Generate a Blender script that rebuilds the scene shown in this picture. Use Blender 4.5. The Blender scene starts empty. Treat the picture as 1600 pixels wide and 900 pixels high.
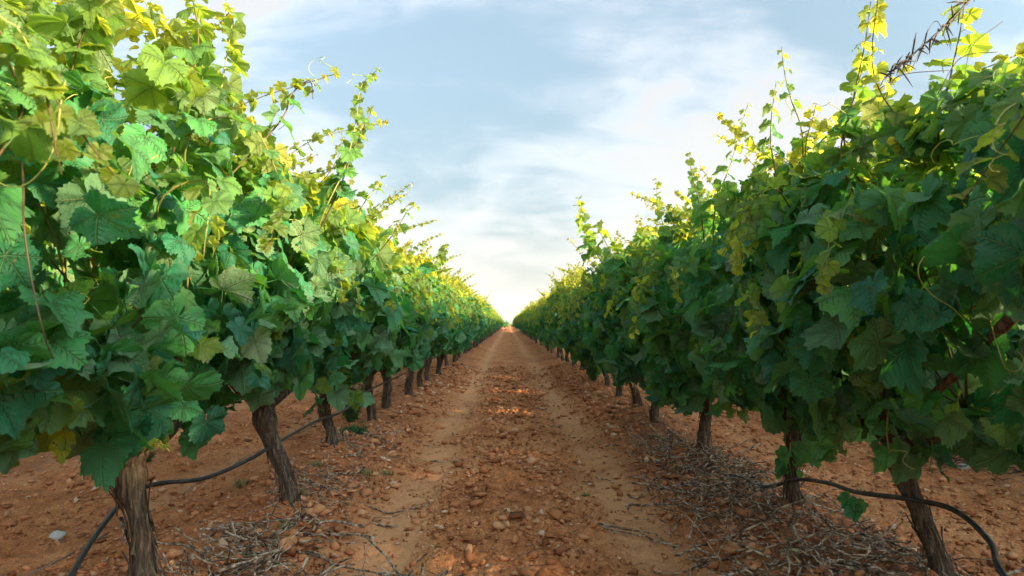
import bpy, math, random
import numpy as np
from mathutils import Matrix, Vector

R = math.radians
rng = np.random.default_rng(11)
random.seed(11)
scene = bpy.context.scene
C = scene.collection

# ------------------------------------------------------------------ camera, sky, sun, exposure
F_PX, VX, VY, CAM_H = 1000.0, 793.0, 505.0, 1.0          # focal length and vanishing point, in photograph pixels
cam = bpy.data.objects.new('camera', bpy.data.cameras.new('camera'))
C.objects.link(cam)
cam.data.sensor_width = 36.0
cam.data.lens = 36.0 * F_PX / 1600.0
cam.location = (0, 0, CAM_H)
cam.rotation_euler = (R(90) + math.atan((VY - 450) / F_PX), 0, -math.atan((800 - VX) / F_PX))
cam.data.clip_start = 0.05
cam.data.clip_end = 20000
cam.data.dof.use_dof = True
cam.data.dof.focus_distance = 3.4
cam.data.dof.aperture_fstop = 4.5
scene.camera = cam

SUN_AZ, SUN_EL = R(119), R(13.8)                             # azimuth clockwise from the row direction (+Y)
world = bpy.data.worlds.new('World')
scene.world = world
world.use_nodes = True
sun = bpy.data.objects.new('sun', bpy.data.lights.new('sun', 'SUN'))
C.objects.link(sun)
sun.data.energy = 2.3
sun.data.angle = R(3)
sun.data.color = (1.0, 0.80, 0.47)
sd = Vector((math.sin(SUN_AZ) * math.cos(SUN_EL), math.cos(SUN_AZ) * math.cos(SUN_EL), math.sin(SUN_EL)))
sun.rotation_euler = sd.to_track_quat('Z', 'Y').to_euler()
sun.location = sd * 60
scene.view_settings.view_transform = 'Standard'
scene.view_settings.look = 'None'
scene.view_settings.exposure = 3.2
scene.view_settings.gamma = 1.0
scene.view_settings.use_curve_mapping = False
scene.cycles.max_bounces = 10
scene.cycles.transmission_bounces = 6
scene.cycles.diffuse_bounces = 5
scene.cycles.use_denoising = True


class NT:
    """small helper round a node tree"""
    def __init__(s, tree):
        s.t = tree; s.n = tree.nodes; s.l = tree.links; s.n.clear()
    def add(s, typ, **kw):
        n = s.n.new(typ)
        for k, v in kw.items():
            setattr(n, k, v)
        return n
    def put(s, sock, v):
        if isinstance(v, bpy.types.NodeSocket): s.l.new(v, sock)
        elif v is not None: sock.default_value = v
    def math(s, op, a, b=None, c=None, clamp=False):
        n = s.add('ShaderNodeMath', operation=op); n.use_clamp = clamp
        for i, v in enumerate((a, b, c)):
            if v is not None: s.put(n.inputs[i], v)
        return n.outputs[0]
    def mix(s, f, a, b, typ='MIX'):
        n = s.add('ShaderNodeMix', data_type='RGBA', blend_type=typ)
        s.put(n.inputs[0], f)
        s.put(n.inputs[6], a if isinstance(a, bpy.types.NodeSocket) else (*a, 1))
        s.put(n.inputs[7], b if isinstance(b, bpy.types.NodeSocket) else (*b, 1))
        return n.outputs[2]
    def noise(s, vec, scale, detail=4, rough=.55, dist=0.0, out=0):
        n = s.add('ShaderNodeTexNoise')
        if vec is not None: s.put(n.inputs['Vector'], vec)
        n.inputs['Scale'].default_value = scale; n.inputs['Detail'].default_value = detail
        n.inputs['Roughness'].default_value = rough; n.inputs['Distortion'].default_value = dist
        return n.outputs[out]
    def ramp(s, f, stops, interp='LINEAR'):
        n = s.add('ShaderNodeValToRGB'); n.color_ramp.interpolation = interp
        e = n.color_ramp.elements
        while len(e) < len(stops): e.new(0.5)
        for el, (p, c) in zip(e, stops):
            el.position = p; el.color = (*c, 1) if len(c) == 3 else c
        s.put(n.inputs[0], f); return n.outputs[0]
    def srange(s, v, a, b, lo=0.0, hi=1.0, smooth=True):
        n = s.add('ShaderNodeMapRange'); n.interpolation_type = 'SMOOTHSTEP' if smooth else 'LINEAR'
        s.put(n.inputs[0], v)
        for i, x in zip((1, 2, 3, 4), (a, b, lo, hi)): n.inputs[i].default_value = x
        return n.outputs[0]
    def bump(s, h, strength, dist):
        n = s.add('ShaderNodeBump'); n.inputs['Strength'].default_value = strength
        n.inputs['Distance'].default_value = dist; s.put(n.inputs['Height'], h); return n.outputs[0]


def build_sky():
    t = NT(world.node_tree)
    sky = t.add('ShaderNodeTexSky', sky_type='NISHITA')
    sky.sun_disc = False
    sky.sun_elevation = SUN_EL
    sky.sun_rotation = SUN_AZ
    sky.air_density = 1.0; sky.dust_density = 1.2; sky.ozone_density = 1.6
    tc = t.add('ShaderNodeTexCoord')
    sep = t.add('ShaderNodeSeparateXYZ'); t.put(sep.inputs[0], tc.outputs['Generated'])
    zz = t.math('ADD', t.math('MAXIMUM', sep.outputs[2], 0.0), 0.42)
    px = t.math('DIVIDE', sep.outputs[0], zz); py = t.math('DIVIDE', sep.outputs[1], zz)
    cmb = t.add('ShaderNodeCombineXYZ'); t.put(cmb.inputs[0], px); t.put(cmb.inputs[1], py)
    def mapped(loc, rot, scl):
        m = t.add('ShaderNodeMapping'); t.put(m.inputs[0], cmb.outputs[0])
        m.inputs['Location'].default_value = loc; m.inputs['Rotation'].default_value = (0, 0, R(rot)); m.inputs['Scale'].default_value = scl
        return m.outputs[0]
    big = t.noise(mapped(SKY_OFF, 24, (1.0, 1.25, 1)), 1.5, 6, .52, .5)
    wisp = t.noise(mapped((3.1, 7.7, 0), 35, (1.0, 2.4, 1)), 2.6, 8, .62, 1.0)
    fine = t.noise(mapped((9.1, 1.7, 0), 20, (1.2, 2.4, 1)), 5.0, 5, .6, .4)
    dens = t.math('ADD', t.math('MULTIPLY', big, .64), t.math('ADD', t.math('MULTIPLY', wisp, .28), t.math('MULTIPLY', fine, .08)))
    low = t.srange(sep.outputs[2], .0, .50, 1.0, 0.0)          # cloud veil thickens towards the horizon
    mask = t.srange(t.math('ADD', dens, t.math('MULTIPLY', low, .10)), .44, .62)
    mask = t.math('MAXIMUM', t.math('MULTIPLY', mask, .95), t.math('ADD', .82, t.math('MULTIPLY', low, .14)))
    thick = t.srange(t.math('ADD', dens, t.math('MULTIPLY', low, .09)), .46, .63)
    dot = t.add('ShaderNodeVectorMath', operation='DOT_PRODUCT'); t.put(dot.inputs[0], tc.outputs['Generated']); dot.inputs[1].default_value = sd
    fill_glow = t.math('ADD', 1.0, t.math('MULTIPLY', t.math('POWER', t.math('MAXIMUM', dot.outputs['Value'], 0.0), 2.2), 8.0))   # cloud brighter towards the sun, boosted as added fill for the shaded aisle
    ccol = t.mix(thick, (.33, .465, .515), (.92, .91, .90))
    vm = t.add('ShaderNodeVectorMath', operation='SCALE'); t.put(vm.inputs[0], ccol); t.put(vm.inputs['Scale'], fill_glow)
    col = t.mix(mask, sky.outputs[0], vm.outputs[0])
    hz = t.srange(sep.outputs[2], -.02, .20, .95, 0.0)         # pale haze along the horizon
    hv = t.add('ShaderNodeVectorMath', operation='SCALE'); hv.inputs[0].default_value = (.74, .73, .715); t.put(hv.inputs['Scale'], fill_glow)
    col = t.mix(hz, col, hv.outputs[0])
    bg = t.add('ShaderNodeBackground'); t.put(bg.inputs[0], col); bg.inputs[1].default_value = 0.10
    out = t.add('ShaderNodeOutputWorld'); t.l.new(bg.outputs[0], out.inputs[0])


SKY_OFF = (7.9, 5.1, 0)
build_sky()

# ------------------------------------------------------------------ materials
def material(name):
    m = bpy.data.materials.new(name); m.use_nodes = True
    return m, NT(m.node_tree)

def finish(t, shader, disp=None):
    o = t.add('ShaderNodeOutputMaterial'); t.l.new(shader, o.inputs[0])

def principled(t, col, rough=.7, spec=.3, normal=None):
    p = t.add('ShaderNodeBsdfPrincipled'); t.put(p.inputs['Base Color'], col if isinstance(col, bpy.types.NodeSocket) else (*col, 1))
    t.put(p.inputs['Roughness'], rough); p.inputs['Specular IOR Level'].default_value = spec
    if normal is not None: t.put(p.inputs['Normal'], normal)
    return p.outputs[0]

def leaf_material(name, per_object):
    m, t = material(name)
    if per_object:
        src = t.add('ShaderNodeObjectInfo').outputs['Color']
    else:
        src = t.add('ShaderNodeAttribute', attribute_name='leafcol').outputs['Color']
    sp = t.add('ShaderNodeSeparateColor'); t.put(sp.inputs[0], src)
    tone, age, pale = sp.outputs[0], sp.outputs[1], sp.outputs[2]
    uv = t.add('ShaderNodeUVMap').outputs[0]
    s3 = t.add('ShaderNodeSeparateXYZ'); t.put(s3.inputs[0], uv)
    x = t.math('ABSOLUTE', t.math('SUBTRACT', s3.outputs[0], .5)); y = t.math('SUBTRACT', s3.outputs[1], .5)
    # main veins: rays from the petiole, and side veins branching from them
    best = None; side = None
    for ang in (0, 52, 110):
        sx, cy = math.sin(R(ang)), math.cos(R(ang))
        along = t.math('ADD', t.math('MULTIPLY', x, sx), t.math('MULTIPLY', y, cy))
        across = t.math('ABSOLUTE', t.math('SUBTRACT', t.math('MULTIPLY', x, cy), t.math('MULTIPLY', y, sx)))
        d = t.math('ADD', across, t.math('MULTIPLY', t.math('LESS_THAN', along, 0), 9))
        saw = t.math('ABSOLUTE', t.math('SUBTRACT', t.math('FRACT', t.math('MULTIPLY', t.math('SUBTRACT', along, t.math('MULTIPLY', across, .9)), 13)), .5))
        sv = t.math('ADD', saw, t.math('MULTIPLY', d, 2.2))
        best = d if best is None else t.math('MINIMUM', best, d)
        side = sv if side is None else t.math('MINIMUM', side, sv)
    vein = t.srange(best, .004, .014, 1, 0)
    svein = t.srange(side, .04, .22, .55, 0)
    v = t.math('MAXIMUM', vein, svein)
    geo = t.add('ShaderNodeNewGeometry')
    nz = t.noise(geo.outputs['Position'], 38, 3, .6)
    top = t.ramp(tone, [(0, (.009, .118, .064)), (.35, (.019, .188, .070)), (.7, (.048, .245, .046)), (1, (.115, .290, .034))])
    top = t.mix(t.math('MULTIPLY', age, .8), top, (.40, .43, .028))  # yellow of young leaves and painted sun glow share this tint
    top = t.mix(t.srange(nz, .32, .68, .08, .5), top, (.075, .165, .105))
    top = t.mix(t.math('MULTIPLY', v, .38), top, (.16, .30, .10))
    under = t.mix(t.math('MULTIPLY', v, .4), t.mix(age, (.11, .225, .115), (.34, .36, .10)), (.30, .36, .20))
    side_col = t.mix(geo.outputs['Backfacing'], top, under)
    side_col = t.mix(pale, side_col, (.30, .33, .22))
    spot = t.noise(geo.outputs['Position'], 26, 2, .5)
    side_col = t.mix(t.srange(spot, .68, .74, 0, .6), side_col, (.20, .15, .05))
    trans = t.mix(tone, (.03, .32, .050), (.18, .50, .035))
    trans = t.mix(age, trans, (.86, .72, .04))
    trans = t.mix(t.math('MULTIPLY', vein, .6), trans, (.10, .18, .02))
    nrm = t.bump(t.math('ADD', t.math('MULTIPLY', v, -.9), t.math('MULTIPLY', nz, .8)), 1.0, .011)
    p = principled(t, side_col, t.mix(geo.outputs['Backfacing'], (.56,) * 3, (.85,) * 3), .26, nrm)
    tr = t.add('ShaderNodeBsdfTranslucent'); t.put(tr.inputs[0], trans)
    mx = t.add('ShaderNodeMixShader'); t.put(mx.inputs[0], t.srange(age, 0, .5, .32, .60, False))
    t.l.new(p, mx.inputs[1]); t.l.new(tr.outputs[0], mx.inputs[2])
    finish(t, mx.outputs[0])
    return m

LEAF_OBJ = leaf_material('vine_leaf_single', True)
LEAF_MESH = leaf_material('vine_leaf_mass', False)

def bark_material():
    m, t = material('vine_bark')
    pos = t.add('ShaderNodeTexCoord').outputs['Object']
    mp = t.add('ShaderNodeMapping'); t.put(mp.inputs[0], pos); mp.inputs['Scale'].default_value = (1, 1, .12)
    n1 = t.noise(mp.outputs[0], 70, 5, .65, .4)
    n2 = t.noise(pos, 9, 4, .6)
    col = t.ramp(n1, [(.3, (.024, .017, .012)), (.5, (.088, .062, .043)), (.72, (.24, .185, .135))])
    col = t.mix(t.srange(n2, .45, .75, 0, .5), col, (.060, .055, .040))
    finish(t, principled(t, col, .9, .15, t.bump(n1, .9, .012)))
    return m
BARK = bark_material()

def cane_material(name, a, b):
    m, t = material(name)
    pos = t.add('ShaderNodeTexCoord').outputs['Object']
    n = t.noise(pos, 25, 3)
    finish(t, principled(t, t.mix(n, a, b), .55, .35))
    return m
CANE_BROWN = cane_material('cane_brown', (.075, .040, .020), (.13, .10, .040))
CANE_GREEN = cane_material('cane_green', (.16, .17, .04), (.26, .22, .06))
TENDRIL = cane_material('tendril', (.30, .36, .07), (.42, .40, .12))
DRY = cane_material('dry_cane', (.035, .022, .016), (.07, .045, .035))
def twig_material():
    m, t = material('dead_twig')
    n = t.noise(t.add('ShaderNodeTexCoord').outputs['Object'], 30, 3, .6)
    finish(t, principled(t, t.ramp(n, [(.36, (.05, .032, .022)), (.48, (.18, .128, .090)), (.62, (.48, .375, .275))]), .8, .2))
    return m
TWIG_M = twig_material()
WEED = cane_material('weed_green', (.018, .070, .020), (.045, .12, .028))
GRASS = cane_material('grass_green', (.07, .12, .03), (.20, .20, .07))
STAKE = cane_material('stake_wood', (.12, .12, .12), (.24, .23, .22))

def hose_material():
    m, t = material('black_polythene')
    n = t.noise(t.add('ShaderNodeTexCoord').outputs['Object'], 14, 5, .7)
    col = t.mix(t.srange(n, .45, .72), (.012, .013, .015), (.075, .06, .05))
    finish(t, principled(t, col, .42, .5))
    return m
HOSE = hose_material()

def soil_material(name, ground):
    m, t = material(name)
    geo = t.add('ShaderNodeNewGeometry')
    pos = geo.outputs['Position']
    a = t.noise(pos, 1.3, 4, .6); b = t.noise(pos, 11, 5, .65); c = t.noise(pos, 75, 4, .7)
    col = t.ramp(t.math('ADD', t.math('MULTIPLY', a, .45), t.math('MULTIPLY', b, .55)),
                 [(.33, (.25, .078, .028)), (.5, (.57, .212, .078)), (.66, (.70, .345, .155))])
    col = t.mix(t.srange(c, .42, .64, 0, .62), col, (.15, .052, .023))
    if ground:
        tr = t.add('ShaderNodeAttribute', attribute_name='compaction').outputs['Fac']
        dust = t.mix(c, (.68, .345, .170), (.58, .270, .125))
        col = t.mix(t.math('MULTIPLY', tr, t.srange(b, .25, .6, .4, .9)), col, dust)
        lit = t.add('ShaderNodeAttribute', attribute_name='litter').outputs['Fac']
        col = t.mix(t.math('MULTIPLY', lit, t.srange(b, .35, .6, .1, .75)), col, (.075, .050, .038))
        nrm = t.bump(t.math('ADD', t.math('MULTIPLY', b, .65), t.math('MULTIPLY', c, .35)), 1.0, .030)
    else:
        rnd = t.add('ShaderNodeObjectInfo').outputs['Random']
        col = t.mix(t.srange(rnd, .35, 1.0, 0, .7), col, (.62, .36, .21))
        nrm = t.bump(c, .5, .006)
    finish(t, principled(t, col, .92, .15, nrm))
    return m
SOIL = soil_material('red_clay_soil', True)
STONE = soil_material('clay_stone', False)

def clod_material():
    m, t = material('clay_clod')
    at = t.add('ShaderNodeAttribute', attribute_name='leafcol').outputs['Color']
    sp = t.add('ShaderNodeSeparateColor'); t.put(sp.inputs[0], at)
    pos = t.add('ShaderNodeNewGeometry').outputs['Position']
    c = t.noise(pos, 120, 3, .7)
    col = t.ramp(sp.outputs[0], [(0, (.19, .062, .026)), (.5, (.50, .195, .082)), (.86, (.66, .33, .165)), (1, (.68, .48, .33))])
    finish(t, principled(t, t.mix(t.math('MULTIPLY', c, .35), col, (.15, .07, .04)), .95, .12))
    return m
CLOD = clod_material()

def plain(name, col, rough=.8):
    m, t = material(name)
    n = t.noise(t.add('ShaderNodeTexCoord').outputs['Object'], 6, 4)
    finish(t, principled(t, t.mix(t.math('MULTIPLY', n, .6), col, tuple(c * .5 for c in col)), rough, .25))
    return m
HILL = plain('scrub_hill', (.16, .19, .17), .95)
PALE_STONE = plain('pale_limestone', (.55, .52, .47), .85)
DRY_LEAF = plain('dried_leaf', (.46, .42, .20), .7)
STRING = plain('grey_string', (.24, .21, .18), .7)

# ------------------------------------------------------------------ helpers
def hash2(ix, iy, s):
    h = (ix.astype(np.int64) * 374761393 + iy.astype(np.int64) * 668265263 + s * 974711) & 0xFFFFFFFF
    h = ((h ^ (h >> 13)) * 1274126177) & 0xFFFFFFFF
    return ((h ^ (h >> 16)) & 0xFFFFFF) / float(0xFFFFFF)

def vnoise(x, y, s=0):
    ix, iy = np.floor(x), np.floor(y); fx, fy = x - ix, y - iy
    fx = fx * fx * (3 - 2 * fx); fy = fy * fy * (3 - 2 * fy)
    a, b = hash2(ix, iy, s), hash2(ix + 1, iy, s); c, d = hash2(ix, iy + 1, s), hash2(ix + 1, iy + 1, s)
    return (a + (b - a) * fx) * (1 - fy) + (c + (d - c) * fx) * fy

def fbm(x, y, octaves=4, s=0, gain=.5):
    v = 0.0; a = 1.0; n = 0.0
    for o in range(octaves):
        v = v + a * (vnoise(x * 2 ** o, y * 2 ** o, s + o * 17) - .5) * 2; n += a; a *= gain
    return v / n

def mesh_from(name, v, tris, mat=None, smooth=True, uv=None, col=None):
    v = np.asarray(v, np.float32); tris = np.asarray(tris, np.int32)
    me = bpy.data.meshes.new(name)
    nt = len(tris)
    me.vertices.add(len(v)); me.vertices.foreach_set('co', v.ravel())
    me.loops.add(nt * 3); me.loops.foreach_set('vertex_index', tris.ravel())
    me.polygons.add(nt); me.polygons.foreach_set('loop_start', np.arange(0, nt * 3, 3, dtype=np.int32))
    me.polygons.foreach_set('loop_total', np.full(nt, 3, np.int32))
    if smooth: me.polygons.foreach_set('use_smooth', np.ones(nt, bool))
    me.update(calc_edges=True)
    if uv is not None:
        l = me.uv_layers.new(name='UVMap'); l.data.foreach_set('uv', np.asarray(uv, np.float32)[tris.ravel()].ravel())
    if col is not None:
        a = me.color_attributes.new('leafcol', 'FLOAT_COLOR', 'POINT'); a.data.foreach_set('color', np.asarray(col, np.float32).ravel())
    if mat is not None: me.materials.append(mat)
    me.validate()
    return me

def link(name, me, parent=None, label=None, cat=None, group=None, kind=None):
    o = bpy.data.objects.new(name, me); C.objects.link(o)
    if parent is not None: o.parent = parent
    if label: o['label'] = label
    if cat: o['category'] = cat
    if group: o['group'] = group
    if kind: o['kind'] = kind
    return o

class MB:
    def __init__(s): s.v = []; s.t = []; s.n = 0
    def add(s, v, t):
        s.v.append(np.asarray(v, float)); s.t.append(np.asarray(t, int) + s.n); s.n += len(v)
    def tube(s, pts, rad, seg=5, cap=True, rough=None):
        pts = np.asarray(pts, float); n = len(pts); rad = np.broadcast_to(np.asarray(rad, float), (n,))
        tan = np.gradient(pts, axis=0); tan /= np.linalg.norm(tan, axis=1, keepdims=True) + 1e-9
        ref = np.array([0, 0, 1.]) if abs(tan[0][2]) < .8 else np.array([1., 0, 0])
        a = np.cross(tan, ref); a /= np.linalg.norm(a, axis=1, keepdims=True) + 1e-9
        for i in range(1, n):                       # keep the frame from twisting
            q = a[i - 1] - tan[i] * np.dot(a[i - 1], tan[i]); a[i] = q / (np.linalg.norm(q) + 1e-9)
        b = np.cross(tan, a)
        th = np.arange(seg) / seg * 2 * math.pi
        rr = rad[:, None] * (np.ones((n, seg)) if rough is None else rough)
        v = pts[:, None] + rr[..., None] * (np.cos(th)[None, :, None] * a[:, None] + np.sin(th)[None, :, None] * b[:, None])
        i = np.arange(n - 1)[:, None] * seg; j = np.arange(seg)[None]; k = (j + 1) % seg
        q = np.stack([i + j, i + k, i + seg + k, i + j, i + seg + k, i + seg + j], -1).reshape(-1, 3)
        v = v.reshape(-1, 3)
        if cap:
            v = np.vstack([v, pts[0], pts[-1]]); m = n * seg
            jj = np.arange(seg); kk = (jj + 1) % seg
            q = np.vstack([q, np.stack([kk, jj, np.full(seg, m)], -1), np.stack([(n - 1) * seg + jj, (n - 1) * seg + kk, np.full(seg, m + 1)], -1)])
        s.add(v, q)
    def mesh(s, name, mat, smooth=True, uv=None, col=None):
        return mesh_from(name, np.vstack(s.v), np.vstack(s.t), mat, smooth, uv, col)

def spline(pts, n=10):
    p = np.asarray(pts, float); p = np.vstack([2 * p[0] - p[1], p, 2 * p[-1] - p[-2]]); out = []
    for i in range(1, len(p) - 2):
        for u in np.arange(n) / n:
            out.append(.5 * (2 * p[i] + (p[i + 1] - p[i - 1]) * u + (2 * p[i - 1] - 5 * p[i] + 4 * p[i + 1] - p[i + 2]) * u * u
                             + (3 * p[i] - p[i - 1] - 3 * p[i + 1] + p[i + 2]) * u ** 3))
    out.append(p[-2]); return np.array(out)

def at(px, py, Y):
    """the point seen at photograph pixel (px, py), Y metres down the aisle"""
    return np.array([(px - VX) * Y / F_PX, Y, CAM_H - (py - VY) * Y / F_PX])

def on_ground(px, py):
    Y = F_PX * (CAM_H + .08) / (py - VY); X = (px - VX) * Y / F_PX
    return X, Y, float(ground_z(np.array([X]), np.array([Y]))[0])

# ------------------------------------------------------------------ ground: one sheet, fine near the camera
ROW_A, ROW_B, GAP = -1.39, 1.55, 2.94                     # the two rows beside the aisle, and the distance between rows

TRUNK_FEET = [(-1.366, 2.47), (-1.21, 3.57), (-1.365, 5.0), (-1.40, 6.67), (-1.39, 7.5), (1.64, 2.5), (1.515, 3.39), (1.51, 5.0), (1.51, 6.45), (1.50, 7.4)]

def bell(x, c, w): return np.exp(-((x - c) / w) ** 2)

def compaction(x, y):
    wob = .07 * fbm(y * .5, x * 0 + 3.3, 2, 5)
    t = 0
    for k in (-1, 0, 1):                                  # wheel tracks in this alley and the two beside it
        o = k * GAP
        t = t + (bell(x, o - .62 + wob, .17) + bell(x, o + .70 + wob, .17)) * (1 if k == 0 else .45)
    return np.clip(t * (.98 + 1.3 * fbm(x * 3.0, y * 1.4, 4, 8)), 0, 1)

def row_ridge(x):
    r = 0
    for X in (ROW_A - GAP, ROW_A, ROW_B, ROW_B + GAP): r = r + bell(x, X, .42)
    return r

def ground_z(x, y):
    near = np.clip(1.15 - np.abs(y) / 60, 0.25, 1)
    c = compaction(x, y)
    z = .115 * row_ridge(x) * (1 + .45 * fbm(x * 1.2, y * 1.2, 3, 2)) - .030 * c
    for bx, by in TRUNK_FEET: z = z + .05 * np.exp(-(((x - bx) / .15) ** 2 + ((y - by) / .17) ** 2))
    z = z + .030 * fbm(x * 1.6, y * 1.6, 3, 1)
    rough = 1 - .5 * c
    f = fbm(x * 9, y * 9, 3, 21, .6); g = fbm(x * 26, y * 26, 2, 31, .6)
    z = z + near * rough * (.040 * np.maximum(f, -.35) + .030 * np.abs(g))
    return z * np.clip(1.3 - np.abs(x) / 60, 0, 1) - .125          # the rows stand on low banks, level with the datum

def build_ground():
    def grow(a, b, start, k):
        out = [a]; st = start
        while out[-1] < b: out.append(out[-1] + st); st *= k
        return out
    xs = list(np.arange(-2.3, 2.3, .0125))
    pos = grow(2.3, 4800, .014, 1.045); xs = sorted([-p for p in pos] + xs + pos)
    ys = [y for y in (-4800, -2000, -600, -150, -40, -12, -5, -2, -.5, .3, .8, 1.2, 1.5, 1.75)]
    y = 1.9
    while y < 4700: ys.append(y); y += max(.011, .0021 * y * y) if y < 60 else y * .13
    xs, ys = np.array(xs), np.array(ys)
    X, Y = np.meshgrid(xs, ys)
    Z = ground_z(X.ravel(), Y.ravel())
    Z[(np.abs(X.ravel()) > 80) | (np.abs(Y.ravel()) > 160)] = -.125
    v = np.stack([X.ravel(), Y.ravel(), Z], -1)
    nx, ny = len(xs), len(ys)
    i = (np.arange(ny - 1)[:, None] * nx + np.arange(nx - 1)[None]).ravel()
    t = np.vstack([np.stack([i, i + 1, i + nx + 1], -1), np.stack([i, i + nx + 1, i + nx], -1)])
    me = mesh_from('ground', v, t, SOIL)
    for nm, val in (('compaction', compaction(v[:, 0], v[:, 1])), ('litter', litter(v[:, 0], v[:, 1]))):
        a = me.attributes.new(nm, 'FLOAT', 'POINT'); a.data.foreach_set('value', val.astype(np.float32))
    return link('ground', me, kind='structure')

def litter(x, y):
    l = .9 * bell(x, ROW_B - .05, .42) * np.clip((8.5 - y) / 2, 0, 1) + .5 * bell(x, ROW_A, .4) + .35 * bell(x, ROW_B, .35)
    l = l + .75 * bell(x, ROW_B + GAP, 1.1) + .7 * bell(x, ROW_A - GAP, 1.1)
    return np.clip(l * (1 + .9 * fbm(x * 3, y * 3, 3, 44)), 0, 1)

ground = build_ground()

# hills on the horizon
def build_hills():
    xs = np.linspace(-5200, 5200, 120); depth = np.linspace(0, 1, 9)
    h = 40 + 26 * fbm(xs / 900, xs * 0, 4, 9) + 16 * fbm(xs / 200, xs * 0 + 4, 3, 10)
    v = []; t = []
    for d in depth:
        z = h * np.sin(d * math.pi) * (1 + .15 * fbm(xs / 150, xs * 0 + d * 5, 3, 12)) - 3
        v.append(np.stack([xs, 3200 + d * 900 + 120 * fbm(xs / 500, xs * 0 + d, 3, 3), z], -1))
    n = len(xs)
    for a in range(len(depth) - 1):
        for i in range(n - 1):
            p = a * n + i; t += [(p, p + 1, p + n + 1), (p, p + n + 1, p + n)]
    link('hills', mesh_from('hills', np.vstack(v), t, HILL), kind='structure')
build_hills()

# ------------------------------------------------------------------ leaves
OUT_A = np.array([0, 13, 27, 40, 52, 66, 80, 95, 112, 135, 155, 168, 180.])
OUT_R = np.array([1.0, .91, .76, .85, .94, .87, .75, .80, .82, .74, .66, .48, .25])

def leaf_shape(nang, rings, seed, stalk):
    r = np.random.default_rng(seed)
    a = np.linspace(-171, 171, nang)
    lob = r.uniform(.85, 1.15, 13)
    rr = np.interp(np.abs(a), OUT_A, OUT_R) * np.interp(a, [-171, -110, -52, 0, 52, 110, 171], [1, *r.uniform(.86, 1.12, 5), 1])
    if nang > 18: rr = rr * (1 + np.where(np.arange(nang) % 2 == 0, .05, -.05) * (1 if nang > 30 else .7) + r.uniform(-.03, .03, nang))
    th = np.radians(a)
    vs = [np.zeros((1, 2))]
    for f in rings: vs.append(np.stack([np.sin(th) * rr * f, np.cos(th) * rr * f], -1))
    p = np.vstack(vs)
    x, y = p[:, 0], p[:, 1]; rad = np.hypot(x, y); ang = np.arctan2(x, y)
    fold = r.uniform(-.05, .6); droop = r.uniform(.10, .75); wav = r.uniform(.06, .20); tw = r.uniform(-.22, .22); ph = r.uniform(0, 6.28)
    z = fold * np.abs(x) - droop * np.clip(y + .15, 0, 2) ** 2 - r.uniform(.05, .38) * np.abs(x) ** 2 + wav * np.sin(ang * 5 + ph) * rad ** 2 \
        + tw * x * y + .06 * np.cos(ang * 6.6) * rad + .03 * np.sin(ang * 13 + ph) * rad ** 2
    v = np.stack([x, y, z], -1)
    t = []
    for i in range(nang - 1): t.append((0, 1 + i + 1, 1 + i))
    for k in range(len(rings) - 1):
        A, B = 1 + k * nang, 1 + (k + 1) * nang
        for i in range(nang - 1): t += [(A + i, A + i + 1, B + i + 1), (A + i, B + i + 1, B + i)]
    t = np.array(t)
    uv = np.stack([x * .5 + .5, y * .5 + .5], -1)
    if stalk:
        mb = MB(); L = r.uniform(.6, .95)
        u = np.linspace(0, 1, 4)[:, None]
        mb.tube(np.hstack([0 * u + r.uniform(-.1, .1) * u, -.15 * u * L - .05 * u, -.9 * L * u * (1 - .25 * u)]), [.017, .016, .018, .024], 4, False)
        sv, stt = mb.v[0], mb.t[0]
        t = np.vstack([t, stt + len(v)]); v = np.vstack([v, sv]); uv = np.vstack([uv, np.full((len(sv), 2), .5)])
    # triangles wind so that the upper face is +Z
    n = np.cross(v[t[:, 1]] - v[t[:, 0]], v[t[:, 2]] - v[t[:, 0]])
    fl = t[: len(t) if not stalk else len(t) - len(stt)]
    bad = np.where(n[: len(fl), 2] < 0)[0]; t[bad] = t[bad][:, ::-1]
    return v, t, uv

NVAR = 16
SHAPE0 = [leaf_shape(58, (.28, .6, .85, 1), 100 + i, True) for i in range(NVAR)]
SHAPE1 = [leaf_shape(23, (.55, 1), 100 + i, False) for i in range(NVAR)]
SHAPE2 = [leaf_shape(14, (1,), 100 + i, False) for i in range(NVAR)]
LEAF_ME = [mesh_from('leaf', *SHAPE0[i][:2], LEAF_OBJ, True, SHAPE0[i][2]) for i in range(NVAR)]

def unit(v): return v / (np.linalg.norm(v, axis=-1, keepdims=True) + 1e-9)

def frames(pos, nrm, tip, size):
    """4x4 matrices: leaf +Z along nrm, +Y as near tip as possible"""
    z = unit(nrm); y = unit(tip - z * np.sum(tip * z, -1, keepdims=True)); x = np.cross(y, z)
    M = np.zeros((len(pos), 4, 4))
    M[:, :3, 0] = x * size[:, None]; M[:, :3, 1] = y * size[:, None]; M[:, :3, 2] = z * size[:, None]; M[:, :3, 3] = pos; M[:, 3, 3] = 1
    return M

def join_leaves(name, M, var, col, shapes, mat):
    V = []; T = []; U = []; K = []; base = 0
    for i in range(NVAR):
        sel = np.where(var == i)[0]
        if not len(sel): continue
        v, t, uv = shapes[i]
        w = np.einsum('nij,vj->nvi', M[sel][:, :3, :3], v) + M[sel][:, None, :3, 3]
        n, k = len(sel), len(v)
        V.append(w.reshape(-1, 3)); T.append((t[None] + (np.arange(n) * k)[:, None, None]).reshape(-1, 3) + base)
        U.append(np.tile(uv, (n, 1))); K.append(np.repeat(col[sel], k, 0)); base += n * k
    return mesh_from(name, np.vstack(V), np.vstack(T), mat, True, np.vstack(U), np.vstack(K))

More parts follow.
